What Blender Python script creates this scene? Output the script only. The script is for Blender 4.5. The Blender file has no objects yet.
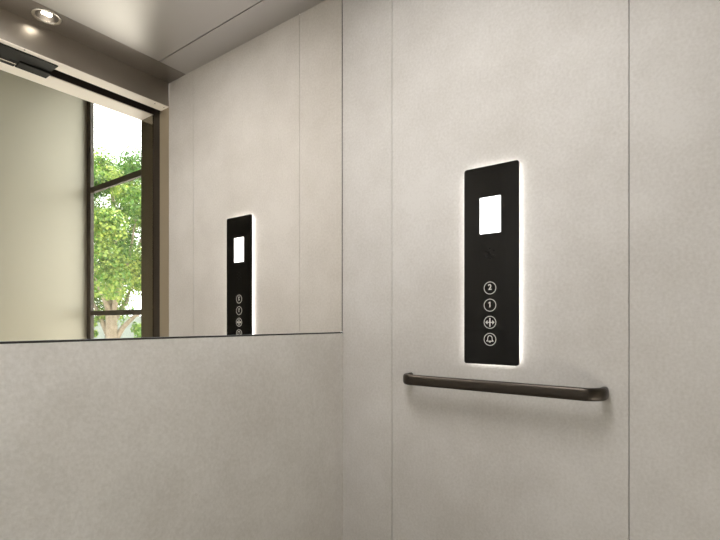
import bpy, bmesh, math, random
from mathutils import Vector, Matrix
PI = math.pi
S = bpy.context.scene
C = S.collection

# ------------------------------------------------------------------ dimensions (metres)
F = math.sqrt(340 * 640.0)            # focal length in pixels at 720 wide
YAW = math.atan(340 / F)              # camera heading off the back wall's direction
W = 1.2004                            # right wall face
D = 0.9438                            # lower back wall face
DM = 0.9462                           # mirror face (recessed a little behind the panel)
H = 1.067                             # eye height
CZ = 2.150                            # cabin ceiling
XL = -0.42                            # left cabin wall
def V(v): return 2 * DM - v           # depth seen in the mirror -> real depth

# ------------------------------------------------------------------ helpers
def tag(o, label=None, cat=None, group=None, kind=None):
    if label: o['label'] = label
    if cat: o['category'] = cat
    if group: o['group'] = group
    if kind: o['kind'] = kind
    return o
def link(name, bm, mat, parent=None, smooth=False):
    me = bpy.data.meshes.new(name)
    bmesh.ops.recalc_face_normals(bm, faces=bm.faces)
    bm.to_mesh(me); bm.free()
    for m in (mat if isinstance(mat, (list, tuple)) else [mat]): me.materials.append(m)
    if smooth:
        for p in me.polygons: p.use_smooth = True
    o = bpy.data.objects.new(name, me); C.objects.link(o)
    if parent: o.parent = parent
    return o
def empty(name, loc):
    o = bpy.data.objects.new(name, None); C.objects.link(o); o.location = loc
    o.empty_display_size = .02
    return o
def box(bm, x0, x1, y0, y1, z0, z1, off=(0, 0, 0), mi=0):
    x0, x1 = sorted((x0, x1)); y0, y1 = sorted((y0, y1)); z0, z1 = sorted((z0, z1))
    vs = [bm.verts.new((x - off[0], y - off[1], z - off[2])) for x in (x0, x1) for y in (y0, y1) for z in (z0, z1)]
    for f in ((0, 1, 3, 2), (4, 6, 7, 5), (0, 4, 5, 1), (2, 3, 7, 6), (0, 2, 6, 4), (1, 5, 7, 3)):
        fc = bm.faces.new([vs[i] for i in f]); fc.material_index = mi
def bevel(bm, w, seg=2):
    bmesh.ops.bevel(bm, geom=list(bm.edges), offset=w, segments=seg, affect='EDGES', profile=.5)
def struct(name, boxes, mat, parent=None, bev=0):
    bm = bmesh.new()
    for b in boxes: box(bm, *b)
    if bev: bevel(bm, bev, 2)
    o = link(name, bm, mat, parent)
    if parent is None: o['kind'] = 'structure'
    return o
def disc_prism(bm, prof, n=40):
    """lathe of (r, z) profile round z"""
    rings = []
    for r, z in prof:
        if r < 1e-6: rings.append([bm.verts.new((0, 0, z))])
        else: rings.append([bm.verts.new((r * math.cos(2 * PI * i / n), r * math.sin(2 * PI * i / n), z)) for i in range(n)])
    for a, b in zip(rings, rings[1:]):
        for i in range(n):
            j = (i + 1) % n
            if len(a) == 1: bm.faces.new((a[0], b[i], b[j]))
            elif len(b) == 1: bm.faces.new((a[i], b[0], a[j]))
            else: bm.faces.new((a[i], b[i], b[j], a[j]))
def poly_prism(bm, pts, x0, x1):
    """outline pts in (y, z), thickness from x0 to x1"""
    a = [bm.verts.new((x0, y, z)) for y, z in pts]; b = [bm.verts.new((x1, y, z)) for y, z in pts]
    bm.faces.new(a); bm.faces.new(list(reversed(b)))
    n = len(pts)
    for i in range(n):
        j = (i + 1) % n
        bm.faces.new((a[i], a[j], b[j], b[i]))
def rrect(y0, y1, z0, z1, r, n=6):
    pts = []
    for cy, cz, a0 in ((y1 - r, z1 - r, 0), (y0 + r, z1 - r, 90), (y0 + r, z0 + r, 180), (y1 - r, z0 + r, 270)):
        for k in range(n + 1):
            a = math.radians(a0 + 90 * k / n); pts.append((cy + r * math.cos(a), cz + r * math.sin(a)))
    return pts
def tube(bm, pts, rad, n=8):
    """round tapering branch through pts with radii"""
    rings = []
    for i, p in enumerate(pts):
        p = Vector(p)
        t = (Vector(pts[min(i + 1, len(pts) - 1)]) - Vector(pts[max(i - 1, 0)])).normalized()
        u = t.cross(Vector((.31, .95, .02))).normalized(); w = t.cross(u)
        rings.append([bm.verts.new(p + (u * math.cos(2 * PI * k / n) + w * math.sin(2 * PI * k / n)) * rad[i]) for k in range(n)])
    for a, b in zip(rings, rings[1:]):
        for k in range(n): bm.faces.new((a[k], a[(k + 1) % n], b[(k + 1) % n], b[k]))
    bm.faces.new(rings[0]); bm.faces.new(rings[-1])

# ------------------------------------------------------------------ materials
def lin(c):
    return tuple(((v / 255) / 12.92 if v / 255 <= .04045 else ((v / 255 + .055) / 1.055) ** 2.4) for v in c) + (1,)
def mat(name, rgb, rough=.5, metal=0, spec=.5, coat=0, emit=None, es=0):
    m = bpy.data.materials.new(name); m.use_nodes = True
    b = m.node_tree.nodes['Principled BSDF']
    b.inputs['Base Color'].default_value = lin(rgb)
    b.inputs['Roughness'].default_value = rough; b.inputs['Metallic'].default_value = metal
    b.inputs['Specular IOR Level'].default_value = spec
    b.inputs['Coat Weight'].default_value = coat
    if emit: b.inputs['Emission Color'].default_value = lin(emit); b.inputs['Emission Strength'].default_value = es
    return m
def mottled(name, ca, cb, rough=.5, scale=3.0, fine=60.0, bump=.02, spec=.4, fine_amt=.35):
    m = mat(name, ca, rough, 0, spec); nt = m.node_tree; N = nt.nodes; L = nt.links
    b = N['Principled BSDF']
    tc = N.new('ShaderNodeTexCoord')
    n1 = N.new('ShaderNodeTexNoise'); n1.inputs['Scale'].default_value = scale; n1.inputs['Detail'].default_value = 6; n1.inputs['Roughness'].default_value = .62
    n2 = N.new('ShaderNodeTexNoise'); n2.inputs['Scale'].default_value = fine; n2.inputs['Detail'].default_value = 4
    L.new(tc.outputs['Object'], n1.inputs['Vector']); L.new(tc.outputs['Object'], n2.inputs['Vector'])
    mx = N.new('ShaderNodeMix'); mx.data_type = 'FLOAT'; mx.inputs[0].default_value = fine_amt
    L.new(n1.outputs['Fac'], mx.inputs[2]); L.new(n2.outputs['Fac'], mx.inputs[3])
    cr = N.new('ShaderNodeValToRGB')
    cr.color_ramp.elements[0].position = .36; cr.color_ramp.elements[0].color = lin(cb)
    cr.color_ramp.elements[1].position = .62; cr.color_ramp.elements[1].color = lin(ca)
    L.new(mx.outputs[0], cr.inputs[0]); L.new(cr.outputs[0], b.inputs['Base Color'])
    bp = N.new('ShaderNodeBump'); bp.inputs['Strength'].default_value = bump; bp.inputs['Distance'].default_value = .01
    L.new(n2.outputs['Fac'], bp.inputs['Height']); L.new(bp.outputs[0], b.inputs['Normal'])
    return m
def brushed(name, rgb, rough, metal=1.0, axis='x'):
    return mat(name, rgb, rough, metal)

M_wall = mottled('concrete_laminate', (210, 207, 203), (192, 188, 182), rough=.6, scale=3.6, fine=150, bump=.05, spec=.15, fine_amt=.38)
M_ceil = brushed('satin_ceiling_metal', (198, 196, 196), .36, 1.0)
M_strip = brushed('shaded_strip_metal', (158, 153, 149), .32, 1.0)  # ceiling metal darkened, shade beside the header put into its colour
M_head = brushed('satin_header_metal', (166, 160, 151), .32, 1.0)
M_lip = mat('cream_painted_metal', (246, 240, 231), .5)
M_jambi = mat('bronze_beige_jamb', (168, 155, 134), .4, .3)
M_jambo = brushed('polished_bronze_jamb', (146, 138, 126), .14, 1.0)
M_black = mat('black_plastic', (17, 16, 15), .6, 0, .3)
M_dark = mat('dark_gap', (48, 42, 37), .6)
M_slot = mat('dark_door_slot', (58, 50, 43), .5, .2)
M_silver = mat('polished_aluminium', (225, 220, 212), .2, 1)
M_mirror = mat('mirror_silvering', (252, 249, 244), 0.0, 1)
M_edge = mat('mirror_edge_dark', (26, 22, 19), .5)
M_glass_black = mat('black_glass', (17, 16, 14), .12, 0, .28)
M_rail = brushed('bronze_rail_metal', (78, 72, 66), .36, 1.0, 'y')
M_glow = mat('backlight_led', (255, 255, 255), .5, emit=(255, 253, 250), es=14)
M_screen = mat('lit_display', (255, 255, 255), .5, emit=(255, 255, 255), es=2.2)
M_icon = mat('lit_icon', (150, 146, 140), .5, emit=(230, 228, 220), es=.38)
M_hole = mat('speaker_hole', (5, 5, 5), .9)
M_floor = mottled('cabin_floor_stone', (160, 153, 140), (148, 141, 128), .4, 5, 50)
M_lfloor = mottled('landing_floor_stone', (208, 203, 195), (196, 191, 183), .35, 3, 40)
M_plaster = mottled('pale_plaster', (186, 182, 175), (180, 176, 169), .7, 2, 30, .01, .3)
M_panelwall = mat('lacquered_hall_panel', (160, 154, 137), .40, .42)
M_lceil = mat('olive_painted_ceiling', (72, 70, 42), .7)
M_frame = mat('window_frame_dark', (72, 64, 54), .5, .1)
M_lens = mat('downlight_lamp', (255, 255, 255), .4, emit=(255, 247, 235), es=14)
M_diff = mat('added_panel_diffuser', (245, 243, 238), .6, emit=(255, 250, 242), es=4)
M_refl = mat('lamp_reflector', (112, 108, 102), .42, 1)
M_ring = mat('downlight_chrome', (225, 222, 215), .22, 1)
M_bark = mottled('tree_bark', (150, 137, 118), (118, 105, 88), .85, 14, 80, .5)
M_fence = mottled('pale_green_fence', (128, 136, 128), (121, 129, 122), .6, 1, 20, .01)
M_post = mat('fence_post_dark', (72, 80, 72), .6)
M_ground = mottled('pale_paving', (178, 173, 163), (162, 157, 147), .9, 2, 60, .3)

def glass(name):
    m = bpy.data.materials.new(name); m.use_nodes = True
    nt = m.node_tree; N = nt.nodes; L = nt.links; N.remove(N['Principled BSDF'])
    tr = N.new('ShaderNodeBsdfTransparent'); tr.inputs[0].default_value = (.97, .985, .98, 1)
    gl = N.new('ShaderNodeBsdfGlossy'); gl.inputs['Roughness'].default_value = 0
    fr = N.new('ShaderNodeMath'); fr.operation = 'MULTIPLY_ADD'; fr.inputs[1].default_value = .5; fr.inputs[2].default_value = .03; lw = N.new('ShaderNodeLayerWeight'); lw.inputs[0].default_value = .15; L.new(lw.outputs['Facing'], fr.inputs[0])
    mx = N.new('ShaderNodeMixShader'); L.new(fr.outputs[0], mx.inputs[0]); L.new(tr.outputs[0], mx.inputs[1]); L.new(gl.outputs[0], mx.inputs[2])
    L.new(mx.outputs[0], N['Material Output'].inputs[0]); return m
M_pane = glass('window_glass')

def leafmat():
    m = bpy.data.materials.new('leaf_green'); m.use_nodes = True
    nt = m.node_tree; N = nt.nodes; L = nt.links; b = N['Principled BSDF']
    oi = N.new('ShaderNodeAttribute'); oi.attribute_name = 'tone'
    cr = N.new('ShaderNodeValToRGB'); e = cr.color_ramp.elements
    e[0].position = 0; e[0].color = lin((38, 78, 28)); e[1].position = 1; e[1].color = lin((186, 196, 96))
    k = e.new(.5); k.color = lin((92, 134, 50))
    L.new(oi.outputs['Fac'], cr.inputs[0]); L.new(cr.outputs[0], b.inputs['Base Color']); b.inputs['Roughness'].default_value = .4
    tl = N.new('ShaderNodeBsdfTranslucent'); L.new(cr.outputs[0], tl.inputs[0])
    mx = N.new('ShaderNodeMixShader'); mx.inputs[0].default_value = .45
    L.new(b.outputs[0], mx.inputs[1]); L.new(tl.outputs[0], mx.inputs[2]); L.new(mx.outputs[0], N['Material Output'].inputs[0])
    return m
M_leaf = leafmat()

# ------------------------------------------------------------------ cabin shell
YF = V(1.948)                          # inner face of the door wall
g = .0009
T = .03
# right wall: panels with fine grooves over a dark backing
seams = [YF - .0, .1286, .7549, DM + .0]
bm = bmesh.new()
for a, b in zip(seams, seams[1:]):
    box(bm, W, W + .012, a + (g if a != seams[0] else 0), b - (g if b != seams[-1] else 0), 0, CZ)
wr = link('wall_right', bm, M_wall); wr['kind'] = 'structure'
struct('groove_backing', [(W + .0121, W + T, YF, DM, 0, CZ)], M_dark, wr)
# back wall below the mirror, wall behind the mirror
MZ = 1.030
struct('wall_back', [(XL, W - .0005, D, D + .03, 0, MZ)], M_wall)
struct('trim_1', [(XL, W - .0005, D + .0006, D + .03, MZ + .0002, MZ + .0042)], M_edge)
struct('trim_2', [(W - .0022, W - .0003, D + .0018, D + .03, MZ + .0045, CZ - .001)], M_edge)
bm = bmesh.new(); box(bm, XL, W - .0025, DM, DM + .005, MZ + .0045, CZ - .001)
mi = link('wall_mirror', bm, M_mirror)
tag(mi, 'large frameless mirror covering the back wall above its plain panel', 'mirror')
struct('wall_back_upper', [(XL, W, DM + .0065, DM + .03, MZ + .03, CZ)], M_dark)
struct('wall_left', [(XL - T, XL, YF, DM, 0, CZ)], M_wall)
struct('floor', [(XL, W, YF, D, -.03, 0)], M_floor)
# ceiling: centre sheet and border strips with thin gaps
SY = V(1.8183); SX = 1.0760
bm = bmesh.new()
gg = .0018
box(bm, XL + .13, SX - gg, SY + gg, .80, CZ, CZ + .012)              # centre sheet
box(bm, SX + gg, W, SY + gg, DM, CZ, CZ + .012)                       # right strip
box(bm, XL, XL + .13 - 2 * gg, SY + gg, .80, CZ, CZ + .012)           # left strip
LX = .683; LR = .0400
spots = [(LX, V(1.8735)), (LX, .8750)]  # the second lamp is added, out of view
def holed(bm, x0, x1, y0, y1, cx, cy):
    """sheet of the ceiling with a round hole for a lamp"""
    n = 48; a = []; 
    for k in range(n):
        t = 2 * PI * (k + .5) / n; dx, dy = math.cos(t), math.sin(t)
        q = min(((x1 - cx) / dx if dx > 0 else (x0 - cx) / dx), ((y1 - cy) / dy if dy > 0 else (y0 - cy) / dy))
        a.append(((cx + LR * dx, cy + LR * dy), (cx + q * dx, cy + q * dy)))
    lo = [(bm.verts.new((p[0], p[1], CZ)), bm.verts.new((o[0], o[1], CZ))) for p, o in a]
    hi = [(bm.verts.new((p[0], p[1], CZ + .012)), bm.verts.new((o[0], o[1], CZ + .012))) for p, o in a]
    for k in range(n):
        j = (k + 1) % n
        bm.faces.new((lo[k][0], lo[k][1], lo[j][1], lo[j][0])); bm.faces.new((hi[k][0], hi[j][0], hi[j][1], hi[k][1]))
        bm.faces.new((lo[k][0], lo[j][0], hi[j][0], hi[k][0])); bm.faces.new((lo[k][1], hi[k][1], hi[j][1], lo[j][1]))
    # square off the four outer corners
    for cxn, cyn in ((x0, y0), (x1, y0), (x1, y1), (x0, y1)):
        e = sorted(range(n), key=lambda k: (a[k][1][0] - cxn) ** 2 + (a[k][1][1] - cyn) ** 2)
        p = [k for k in e if abs(a[k][1][0] - cxn) < 1e-5][:1] + [k for k in e if abs(a[k][1][1] - cyn) < 1e-5][:1]
        if len(p) == 2 and p[0] != p[1]: bm.faces.new((lo[p[0]][1], lo[p[1]][1], bm.verts.new((cxn, cyn, CZ))))
# front and back strips, with a square cut round each lamp; the front one has shade put into its darker colour
def lamp_strip(bm, y0, y1, cx, cy):
    box(bm, XL, cx - .06, y0, y1, CZ, CZ + .012)
    box(bm, cx + .06, SX - .0003, y0, y1, CZ, CZ + .012)
    holed(bm, cx - .06, cx + .06, y0, y1, cx, cy)
lamp_strip(bm, .80 + 2 * gg, DM, *spots[1])
ce = link('ceiling', bm, M_ceil); ce['kind'] = 'structure'
bm = bmesh.new(); lamp_strip(bm, YF, SY - gg * .4, *spots[0])
box(bm, SX + .0003, W, YF, SY - gg * .4, CZ, CZ + .012)
link('border_strip', bm, M_strip, ce)
struct('gap_backing', [(XL, W, YF, DM, CZ + .055, CZ + .07)], M_dark, ce)

# ------------------------------------------------------------------ door header, slot and jambs
HZ = 2.0417
Y1 = V(2.012); Y2 = V(2.083); Y3 = V(2.185)
OX = -.15                              # left side of the opening
hd = struct('trim_3', [(XL, W - .0005, Y1 + .0005, YF - .0002, HZ + .003, CZ + .012)], M_head)
struct('underside_lip', [(XL, W - .0005, Y1, YF - .0008, HZ, HZ + .0028)], M_lip, hd)
for sx, sv in ((1.143, 1.966), (1.1884, 1.969), (.6426, 1.9555)):
    bm = bmesh.new(); disc_prism(bm, [(0, .0004), (.0022, .0004), (.0028, -.0006), (.0012, -.0009), (0, -.0003)], 12)
    o = link('screw', bm, M_dark, hd); o.location = (sx, V(sv), HZ - .0002)
sl = struct('door_slot', [(OX, W + .05, Y2 + .0004, Y1 - .0004, HZ + .045, HZ + .06),
                     (OX, W + .05, Y2 + .0004, Y2 + .002, HZ + .004, HZ + .045),
                     (OX, W + .05, Y1 - .002, Y1 - .0004, HZ + .004, HZ + .045)], M_slot, hd)
lh = struct('trim_4', [(OX, W + .02, Y3 + .0005, Y2 - .0005, HZ + .003, CZ + .03)], M_head)
struct('underside_lip', [(OX, W - .0005, Y3 + .001, Y2 - .0002, HZ, HZ + .0028)], M_lip, lh)
# jambs of the opening, right side as the mirror shows it
struct('trim_5', [(W - .0002, W + .04, V(2.024), YF - .0005, 0, HZ)], M_jambi, bev=.0012)
struct('trim_6', [(W + .004, W + .05, Y2 + .0005, V(2.0245), 0, HZ + .04)], M_slot)
struct('trim_7', [(W, W + .05, Y3, Y2, 0, HZ + .0)], M_jambo)
# left side of the opening
struct('wall_front', [(XL, OX, YF - .03, YF - .0005, 0, HZ)], M_wall)
struct('trim_8', [(OX - .05, OX, Y3, YF - .031, 0, HZ)], M_jambo)
# sill
struct('trim_9', [(OX, W, Y3, YF - .0005, -.03, -.001)], M_silver)

# door operator hanging in the slot
op = empty('door_operator', (.45, V(2.04), HZ + .005))
tag(op, 'black sliding door hanger in the slot under the door header, seen in the mirror', 'door mechanism')
L0 = op.location
bm = bmesh.new(); box(bm, .12, .758, V(2.078), V(1.972), HZ - .004, HZ + .03, L0); bevel(bm, .0015)
link('housing', bm, M_black, op)
bm = bmesh.new(); box(bm, .655, .760, V(2.092), V(2.040), HZ - .012, HZ - .0042, L0); bevel(bm, .002)
link('roller_block', bm, M_black, op)
bm = bmesh.new(); box(bm, .30, .662, V(2.079), V(2.071), HZ - .0085, HZ - .0042, L0); bevel(bm, .0008)
link('guide_bar', bm, M_silver, op)
bm = bmesh.new(); box(bm, .628, .655, V(2.062), V(2.056), HZ - .0052, HZ - .0042, L0)
link('inspection_slot', bm, M_hole, op)
bm = bmesh.new(); box(bm, .30, .654, V(2.1), V(2.081), HZ - .0085, HZ - .0003, L0); bevel(bm, .001)
link('rubber_seal', bm, M_black, op)

# ------------------------------------------------------------------ downlights
def make_downlight():
    r = empty('downlight', (0, 0, 0))
    bm = bmesh.new()
    disc_prism(bm, [(.0340, .004), (.0340, -.0005), (.0370, -.0026), (.0440, -.0020), (.0468, -.0004), (.0400, -.0003), (.0390, .004), (.0340, .004)], 56)
    link('trim_ring', bm, M_ring, r, True)
    bm = bmesh.new()
    disc_prism(bm, [(.0338, .0005), (.0330, .012), (.030, .024), (.022, .034), (.0, .036)], 48)
    link('reflector', bm, M_refl, r, True)
    for dx in (-.0085, .0085):
        bm = bmesh.new(); box(bm, -.0065, .0065, -.009, .009, -.004, .004); bevel(bm, .002)
        o = link('lamp', bm, M_lens, r); o.location = (dx, 0, .011)
    return r
def copy_tree(o, parent=None):
    c = o.copy(); C.objects.link(c); c.parent = parent
    for ch in list(o.children): copy_tree(ch, c)
    return c
d0 = make_downlight()
names = ['round chrome downlight in the ceiling strip above the door header, seen in the mirror',
         'added round chrome downlight in the ceiling strip right over the mirror, out of view']
for i, (x, y) in enumerate(spots):
    o = d0 if i == 0 else copy_tree(d0)
    o.location = (x, y, CZ)
    tag(o, names[i], 'ceiling light', 'ceiling downlights')
def area(name, loc, size, power, col=(1, .99, .972), rot=(0, 0, 0), shape='DISK', spread=PI):
    l = bpy.data.lights.new(name, 'AREA'); l.shape = shape; l.size = size; l.energy = power; l.color = col; l.spread = spread
    o = bpy.data.objects.new(name, l); C.objects.link(o); o.location = loc; o.rotation_euler = rot; return o
# flat luminous panel added out of view to light the cabin
lp = empty('added_light_panel', (.36, .470, CZ)); tag(lp, 'added flat oblong white light panel in the metal ceiling, out of view', 'ceiling light')
bm = bmesh.new()
for b in ((-.35, -.335, -.165, .165), (.335, .35, -.165, .165), (-.335, .335, -.165, -.150), (-.335, .335, .150, .165)): box(bm, b[0], b[1], b[2], b[3], -.006, -.0002)
link('frame', bm, M_ring, lp)
bm = bmesh.new(); box(bm, -.3349, .3349, -.1499, .1499, -.003, -.0003); link('diffuser', bm, M_diff, lp)
area('added_panel_lamp', (.36, .470, CZ - .0065), .67, 11.0, (1, .985, .992), shape='RECTANGLE').data.size_y = .30

# ------------------------------------------------------------------ control panel
PX = W - .012
PY0, PY1, PZ0, PZ1 = .3694, .5166, .9555, 1.4774
cp = empty('control_panel', (W, (PY0 + PY1) / 2, PZ0)); L0 = Vector(cp.location)
tag(cp, 'tall black glass elevator control panel with white backlight on the right wall', 'control panel')
def onp(o): o.location = -L0; return o
bm = bmesh.new(); poly_prism(bm, rrect(PY0, PY1, PZ0, PZ1, .007), PX, PX + .005); onp(link('faceplate', bm, M_glass_black, cp))
bm = bmesh.new(); poly_prism(bm, rrect(PY0 + .006, PY1 - .006, PZ0 + .006, PZ1 - .006, .006), PX + .0052, PX + .0095); onp(link('backlight', bm, M_glow, cp))
bm = bmesh.new(); poly_prism(bm, rrect(PY0 + .03, PY1 - .03, PZ0 + .03, PZ1 - .03, .006), PX + .0097, W - .0002); onp(link('mounting_box', bm, M_lip, cp))
def pz(y, z): return y, z
SYc = .4447
bm = bmesh.new(); poly_prism(bm, rrect(.4160, .4723, 1.2996, 1.3952, .0012, 2), PX - .0006, PX + .0002); onp(link('display_screen', bm, M_screen, cp))
bm = bmesh.new()
for k in range(7):
    a = PI / 2 + k * PI / 3; r = 0 if k == 6 else .0125
    cy, cz = SYc + r * math.cos(a), 1.2465 + r * math.sin(a)
    poly_prism(bm, [(cy + .0019 * math.cos(q * PI / 5), cz + .0019 * math.sin(q * PI / 5)) for q in range(10)], PX - .0003, PX + .0001)
onp(link('speaker_holes', bm, M_hole, cp))
def text_mesh(ch, size):
    cu = bpy.data.curves.new('glyph', 'FONT'); cu.body = ch; cu.size = size; cu.align_x = 'CENTER'; cu.align_y = 'CENTER'; cu.extrude = .0002; cu.offset = size * .012
    t = bpy.data.objects.new('glyph', cu); C.objects.link(t)
    bpy.context.view_layer.update()
    me = bpy.data.meshes.new_from_object(t.evaluated_get(bpy.context.evaluated_depsgraph_get()))
    bpy.data.objects.remove(t); return me
def one_mesh():
    b1 = bmesh.new()
    pts = [(-.0012, -.0072), (.0014, -.0072), (.0014, .0072), (-.0010, .0072), (-.0042, .0048), (-.0042, .0026), (-.0012, .0044)]
    lo = [b1.verts.new((x, y, 0)) for x, y in pts]; hi = [b1.verts.new((x, y, .0004)) for x, y in pts]
    b1.faces.new(list(reversed(lo))); b1.faces.new(hi)
    for i in range(7): b1.faces.new((lo[i], lo[(i + 1) % 7], hi[(i + 1) % 7], hi[i]))
    me = bpy.data.meshes.new('floor_number'); b1.to_mesh(me); b1.free(); return me
def flat(bm, pts, x=0, th=.0004): poly_prism(bm, pts, x - th, x)
def strip(bm, pts, w, closed=False):
    """line of width w through (y, z) pts"""
    n = len(pts)
    for i in range(n if closed else n - 1):
        a = Vector(pts[i]); b = Vector(pts[(i + 1) % n]); d = (b - a).normalized(); q = Vector((-d.y, d.x)) * w / 2; e = d * w * .2
        flat(bm, [tuple(a + q - e), tuple(b + q + e), tuple(b - q + e), tuple(a - q - e)])
for kind, z in (('2', 1.1562), ('1', 1.1112), ('open', 1.0662), ('bell', 1.0215)):
    bt = bmesh.new(); R = .0166
    disc_prism(bt, [(0, 0), (R - .0016, 0), (R - .0016, .0004), (0, .0004)], 36)
    b = link('button', bt, M_glass_black, cp)
    b.rotation_euler = (0, -PI / 2, 0); b.location = Vector((PX, SYc, z)) - L0
    bt = bmesh.new(); disc_prism(bt, [(R - .0016, 0), (R, 0), (R, .0005), (R - .0016, .0005), (R - .0016, 0)], 48)
    link('button_ring', bt, M_icon, b)
    if kind in '12':
        me = text_mesh(kind, .0205) if kind == '2' else one_mesh(); me.materials.clear(); me.materials.append(M_icon)
        s = bpy.data.objects.new('floor_number', me); C.objects.link(s); s.parent = b
        # button frame: local z faces the room, local x is up, local y is +Y; the reader's right is -Y
        s.rotation_euler = (0, 0, -PI / 2); s.location = (.0015, 0, .0006)
    else:
        bs = bmesh.new()
        if kind == 'open':
            flat(bs, rrect(-.0016, .0016, -.0115, .0115, .0006, 2))
            for sg in (-1, 1):
                flat(bs, [(sg * .0016, -.0011), (sg * .0070, -.0011), (sg * .0070, .0011), (sg * .0016, .0011)][::sg])
                flat(bs, [(sg * .0066, -.0056), (sg * .0124, 0), (sg * .0066, .0056)][::sg])
            nm = 'door_open_symbol'
        else:
            pts = [(-.0092, -.0046), (-.0062, -.0018), (-.0058, .0040)]
            pts += [(.0058 * math.cos(math.radians(a)), .0040 + .0058 * math.sin(math.radians(a))) for a in range(160, 10, -25)]
            pts += [(.0058, .0040), (.0062, -.0018), (.0092, -.0046)]
            strip(bs, pts, .0018, True)
            flat(bs, [(.0026 * math.cos(a * PI / 6), -.0062 - .0022 * math.sin(a * PI / 6)) for a in range(0, 7)])
            nm = 'bell_symbol'
        s = link(nm, bs, M_icon, b)
        s.rotation_euler = (0, PI / 2, 0); s.location = (0, 0, .0004)

# ------------------------------------------------------------------ handrail
hr = empty('handrail', (W, .43, .905))
tag(hr, 'dark bronze metal handrail with curved ends on the right wall below the control panel', 'handrail')
off = .050; R_ = .037; ya, yb = .1778, .6890        # centre lines of the two arms
path = [(W - .001, ya), (W - off + R_ + .004, ya)]
path += [(W - off + R_ - R_ * math.sin(a), ya + R_ - R_ * math.cos(a)) for a in [PI / 2 * k / 10 for k in range(0, 11)]]
R2 = .030
path += [(W - off, ya + .08 + k * (yb - ya - .16) / 6) for k in range(7)]
path += [(W - off + R2 - R2 * math.cos(a), yb - R2 + R2 * math.sin(a)) for a in [PI / 2 * k / 8 for k in range(0, 9)]]
path += [(W - off + R2 + .004, yb), (W - .001, yb)]
sec = []
for k in range(32):
    a = 2 * PI * k / 32; ca, sa = math.cos(a), math.sin(a); e = 2 / 3.0
    sec.append((math.copysign(abs(ca) ** e, ca) * .0092, math.copysign(abs(sa) ** e, sa) * .0150))
bm = bmesh.new(); rings = []
for i, p in enumerate(path):
    a = Vector(path[max(i - 1, 0)]); b = Vector(path[min(i + 1, len(path) - 1)]); t = (b - a).normalized(); n = Vector((t.y, -t.x))
    rings.append([bm.verts.new((p[0] + n.x * u - W, p[1] + n.y * u - .43, v + .9035 - .905)) for u, v in sec])
for a, b in zip(rings, rings[1:]):
    for k in range(32): bm.faces.new((a[k], a[(k + 1) % 32], b[(k + 1) % 32], b[k]))
bm.faces.new(rings[0]); bm.faces.new(rings[-1])
link('bar', bm, M_rail, hr, True)

# ------------------------------------------------------------------ landing beyond the door (seen in the mirror)
XW = 1.600; YE = V(3.655); LZ = 2.95; XLL = -2.6
struct('wall_hall_shaft', [(W + .0505, XW + .2, Y3, Y3 + .1, 0, LZ), (XLL, OX - .0505, Y3, Y3 + .1, 0, LZ),
                           (OX - .05, W + .05, Y3, Y3 + .05, CZ + .031, LZ)], M_plaster)
struct('wall_hall_end', [(XLL, XW, YE - .15, YE, 0, LZ)], M_panelwall)
struct('wall_hall_side', [(XLL - .15, XLL, YE - .15, Y3 + .1, 0, LZ)], M_plaster)
WB, WT = .30, 2.88; WY1 = V(2.35)
struct('wall_hall_window', [(XW, XW + .022, YE - .15, Y3, 0, WB), (XW, XW + .022, YE - .15, Y3, WT, LZ), (XW, XW + .022, WY1, Y3, WB, WT),
                            (XW, XW + .022, YE - .15, YE, WB, WT)], M_plaster)
struct('ceiling_hall', [(XLL - .15, XW + .2, YE - .15, Y3 + .1, LZ, LZ + .15)], M_lceil)
struct('floor_hall', [(XLL - .15, XW + .2, YE - .15, Y3, -.15, -.0)], M_lfloor)
w = empty('window_1', (XW, (YE + WY1) / 2, WB)); w['kind'] = 'structure'; L0 = Vector(w.location)
def wbox(name, m, *b, bev=0):
    bm = bmesh.new()
    for q in b: box(bm, *q, off=L0)
    if bev: bevel(bm, bev, 1)
    return link(name, bm, m, w)
fx0, fx1 = XW - .006, XW + .016
wbox('window_frame', M_frame, (fx0, fx1, YE + .0005, YE + .060, WB, WT), (fx0, fx1, WY1 - .06, WY1, WB, WT), (fx0, fx1, YE + .06, WY1 - .06, WT - .06, WT), (fx0, fx1, YE + .06, WY1 - .06, WB, WB + .06))
wbox('transom', M_frame, (XW - .004, fx1, YE + .06, WY1 - .06, 2.010, 2.050))
wbox('transom', M_frame, (XW - .004, fx1, YE + .06, WY1 - .06, 1.114, 1.148))
for z0, z1 in ((WB + .06, 1.114), (1.148, 2.010), (2.050, WT - .06)):
    wbox('pane', M_pane, (XW + .006, XW + .011, YE + .06, WY1 - .06, z0, z1))

# ------------------------------------------------------------------ outside
gr = struct('ground', [(XW + .201, 40, -45, 12, -.35, -.15)], M_ground)
TX, TY = 3.96, V(8.15)
tr = empty('tree', (TX, TY, -.15))
tag(tr, 'leafy green tree with a pale forked trunk outside the window, seen in the mirror', 'tree')
random.seed(11)
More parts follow.
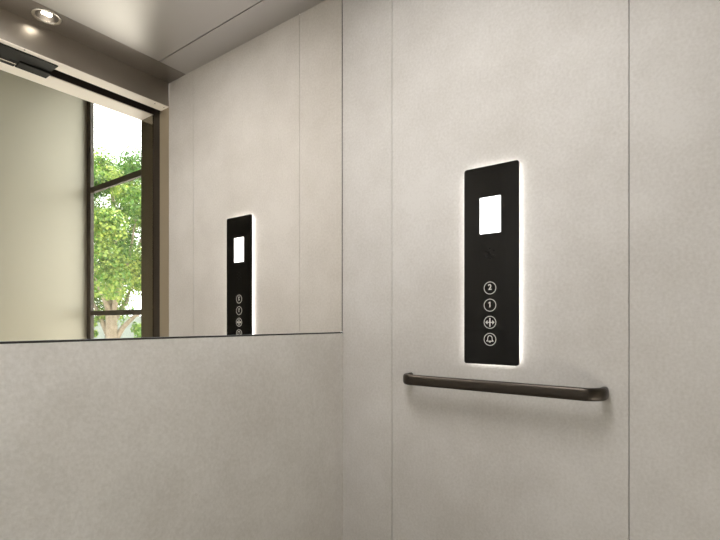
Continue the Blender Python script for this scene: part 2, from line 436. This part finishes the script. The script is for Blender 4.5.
# picture-right of the mirrored view is about (+.59, +.81) in plan
q = Vector((.589, .808, 0)); fw = Vector((.808, -.589, 0))
def B(a, b, z): return tuple(q * a + fw * b + Vector((0, 0, z)))
bm = bmesh.new()
tube(bm, [B(0, 0, .0), B(.02, 0, .5), B(.0, 0, .95), B(-.02, 0, 1.45), B(-.03, 0, 2.1), B(.03, .05, 2.9), B(.0, .0, 3.6)], [.14, .105, .10, .085, .065, .04, .012], 12)
br = [[(.02, 0, .85), (.16, .05, 1.12), (.34, .1, 1.32), (.62, .1, 1.45), (.9, .1, 1.9)], [(-.02, 0, .9), (-.14, 0, 1.16), (-.24, -.05, 1.45), (-.6, -.1, 1.95), (-.9, -.1, 2.5)],
      [(0, 0, 1.3), (.2, -.2, 1.7), (.45, -.3, 2.3), (.6, -.4, 2.9)], [(0, 0, 1.6), (-.25, .25, 2.1), (-.4, .5, 2.8)], [(-.02, 0, 2.0), (.3, .3, 2.5), (.4, .5, 3.1)],
      [(0, 0, 1.2), (.05, .4, 1.6), (0, .8, 2.1)], [(0, 0, 1.3), (.0, -.4, 1.8), (.1, -.8, 2.3)], [(-.02, 0, 2.2), (-.2, -.3, 2.8), (-.3, -.4, 3.3)]]
for p in br:
    n = len(p); tube(bm, [B(*k) for k in p], [.052 * (1 - .8 * i / (n - 1)) for i in range(n)], 8)
link('trunk', bm, M_bark, tr, True)
bm = bmesh.new(); tone = []
blobs = []
for i in range(90):
    while True:
        a, b_, c = [random.uniform(-1, 1) for _ in range(3)]
        if a * a + b_ * b_ + c * c < 1: break
    blobs.append((a * 1.30 - .12, b_ * 1.25, 2.82 + c * 1.40 + (-.25 * max(0, a) if c > 0 else 0), random.uniform(.16, .36), random.random()))
blobs += [(.05, -.1, 3.05, .30, .7), (.22, 0, 3.15, .24, .3), (-.1, .1, 2.9, .26, .5), (-.27, -.1, 1.22, .10, .8), (-.25, -.1, 1.02, .07, .6), (.40, .05, 1.12, .11, .5), (.45, .0, 1.0, .07, .4), (-.2, 0, 1.35, .12, .7)]
for (a, b_, c, r, tn) in blobs:
    for k in range(int(520 * r ** 1.6 * 9.5)):
        v = Vector([random.gauss(0, 1) for _ in range(3)]).normalized() * r * random.random() ** .45
        ctr = Vector(B(a, b_, c)) + v
        nrm = (v.normalized() + Vector([random.gauss(0, .6) for _ in range(3)]) + Vector((0, 0, .5))).normalized()
        t1 = nrm.cross(Vector([random.gauss(0, 1) for _ in range(3)])).normalized(); t2 = nrm.cross(t1)
        s = random.uniform(.015, .030)
        pts = [(0, -1), (.42, -.5), (.95, -.15), (.5, .15), (.55, .7), (0, 1.15), (-.55, .7), (-.5, .15), (-.95, -.15), (-.42, -.5)]
        vs = [bm.verts.new(ctr + t1 * x * s + t2 * y * s + nrm * (abs(x) * s * .25)) for x, y in pts]
        bm.faces.new((vs[0], vs[1], vs[2], vs[3], vs[4], vs[5])); bm.faces.new((vs[5], vs[6], vs[7], vs[8], vs[9], vs[0]))
        tn2 = min(1, max(0, tn * .5 + random.random() * .55)); tone += [tn2, tn2]
me = bpy.data.meshes.new('foliage'); bm.to_mesh(me); bm.free()
at = me.attributes.new('tone', 'FLOAT', 'FACE'); at.data.foreach_set('value', tone)
me.materials.append(M_leaf)
fo = bpy.data.objects.new('foliage', me); C.objects.link(fo); fo.parent = tr

# pale fence behind the tree, square to the line of sight from the door
fd = Vector((.499, -1.013, 0)).normalized(); fs = Vector((-fd.y, fd.x, 0))
fc = fd * 16 + Vector((0, .0, 0))
fe = empty('garden_fence', (fc.x, fc.y, -.15)); fe.rotation_euler = (0, 0, math.atan2(fs.y, fs.x))
tag(fe, 'pale green panel fence with thin dark posts behind the tree, seen in the mirror', 'fence')
for k in range(-5, 6):
    x = k * 1.10
    bm = bmesh.new(); box(bm, x - 1.10 / 2 + .03, x + 1.10 / 2 - .03, -.02, .02, .05, 1.42); link('panel', bm, M_fence, fe)
for k in range(-5, 7):
    x = k * 1.10 - .55
    bm = bmesh.new(); box(bm, x - .028, x + .028, -.03, .03, 0, 1.44); link('post', bm, M_post, fe)

# ------------------------------------------------------------------ light outside
wd = bpy.data.worlds.new('World'); S.world = wd; wd.use_nodes = True
bg = wd.node_tree.nodes['Background']; bg.inputs[0].default_value = (.93, .965, 1, 1); bg.inputs[1].default_value = 5.5
sun = bpy.data.lights.new('sun', 'SUN'); sun.energy = 21; sun.angle = math.radians(1.5); sun.color = (1, .975, .955)
so = bpy.data.objects.new('sun', sun); C.objects.link(so)
so.rotation_euler = Vector((-.60, .0, -.80)).to_track_quat('-Z', 'Y').to_euler()

# ------------------------------------------------------------------ camera
cam = bpy.data.cameras.new('camera'); co = bpy.data.objects.new('camera', cam); C.objects.link(co)
cam.sensor_fit = 'HORIZONTAL'; cam.sensor_width = 36; cam.lens = F / 720 * 36
cam.shift_y = (322 - 270) / 720; cam.clip_start = .01; cam.clip_end = 200
co.location = (0, 0, H)
fwd = Vector((math.cos(YAW), math.sin(YAW), 0)); co.rotation_euler = fwd.to_track_quat('-Z', 'Y').to_euler()
S.camera = co
S.view_settings.view_transform = 'Standard'; S.view_settings.look = 'None'; S.view_settings.gamma = 1
S.view_settings.exposure = 0; S.view_settings.use_curve_mapping = False
S.cycles.use_denoising = True
S.cycles.max_bounces = 16; S.cycles.diffuse_bounces = 6; S.cycles.glossy_bounces = 8; S.cycles.transparent_max_bounces = 12
S.cycles.sample_clamp_indirect = 8; S.cycles.caustics_reflective = True
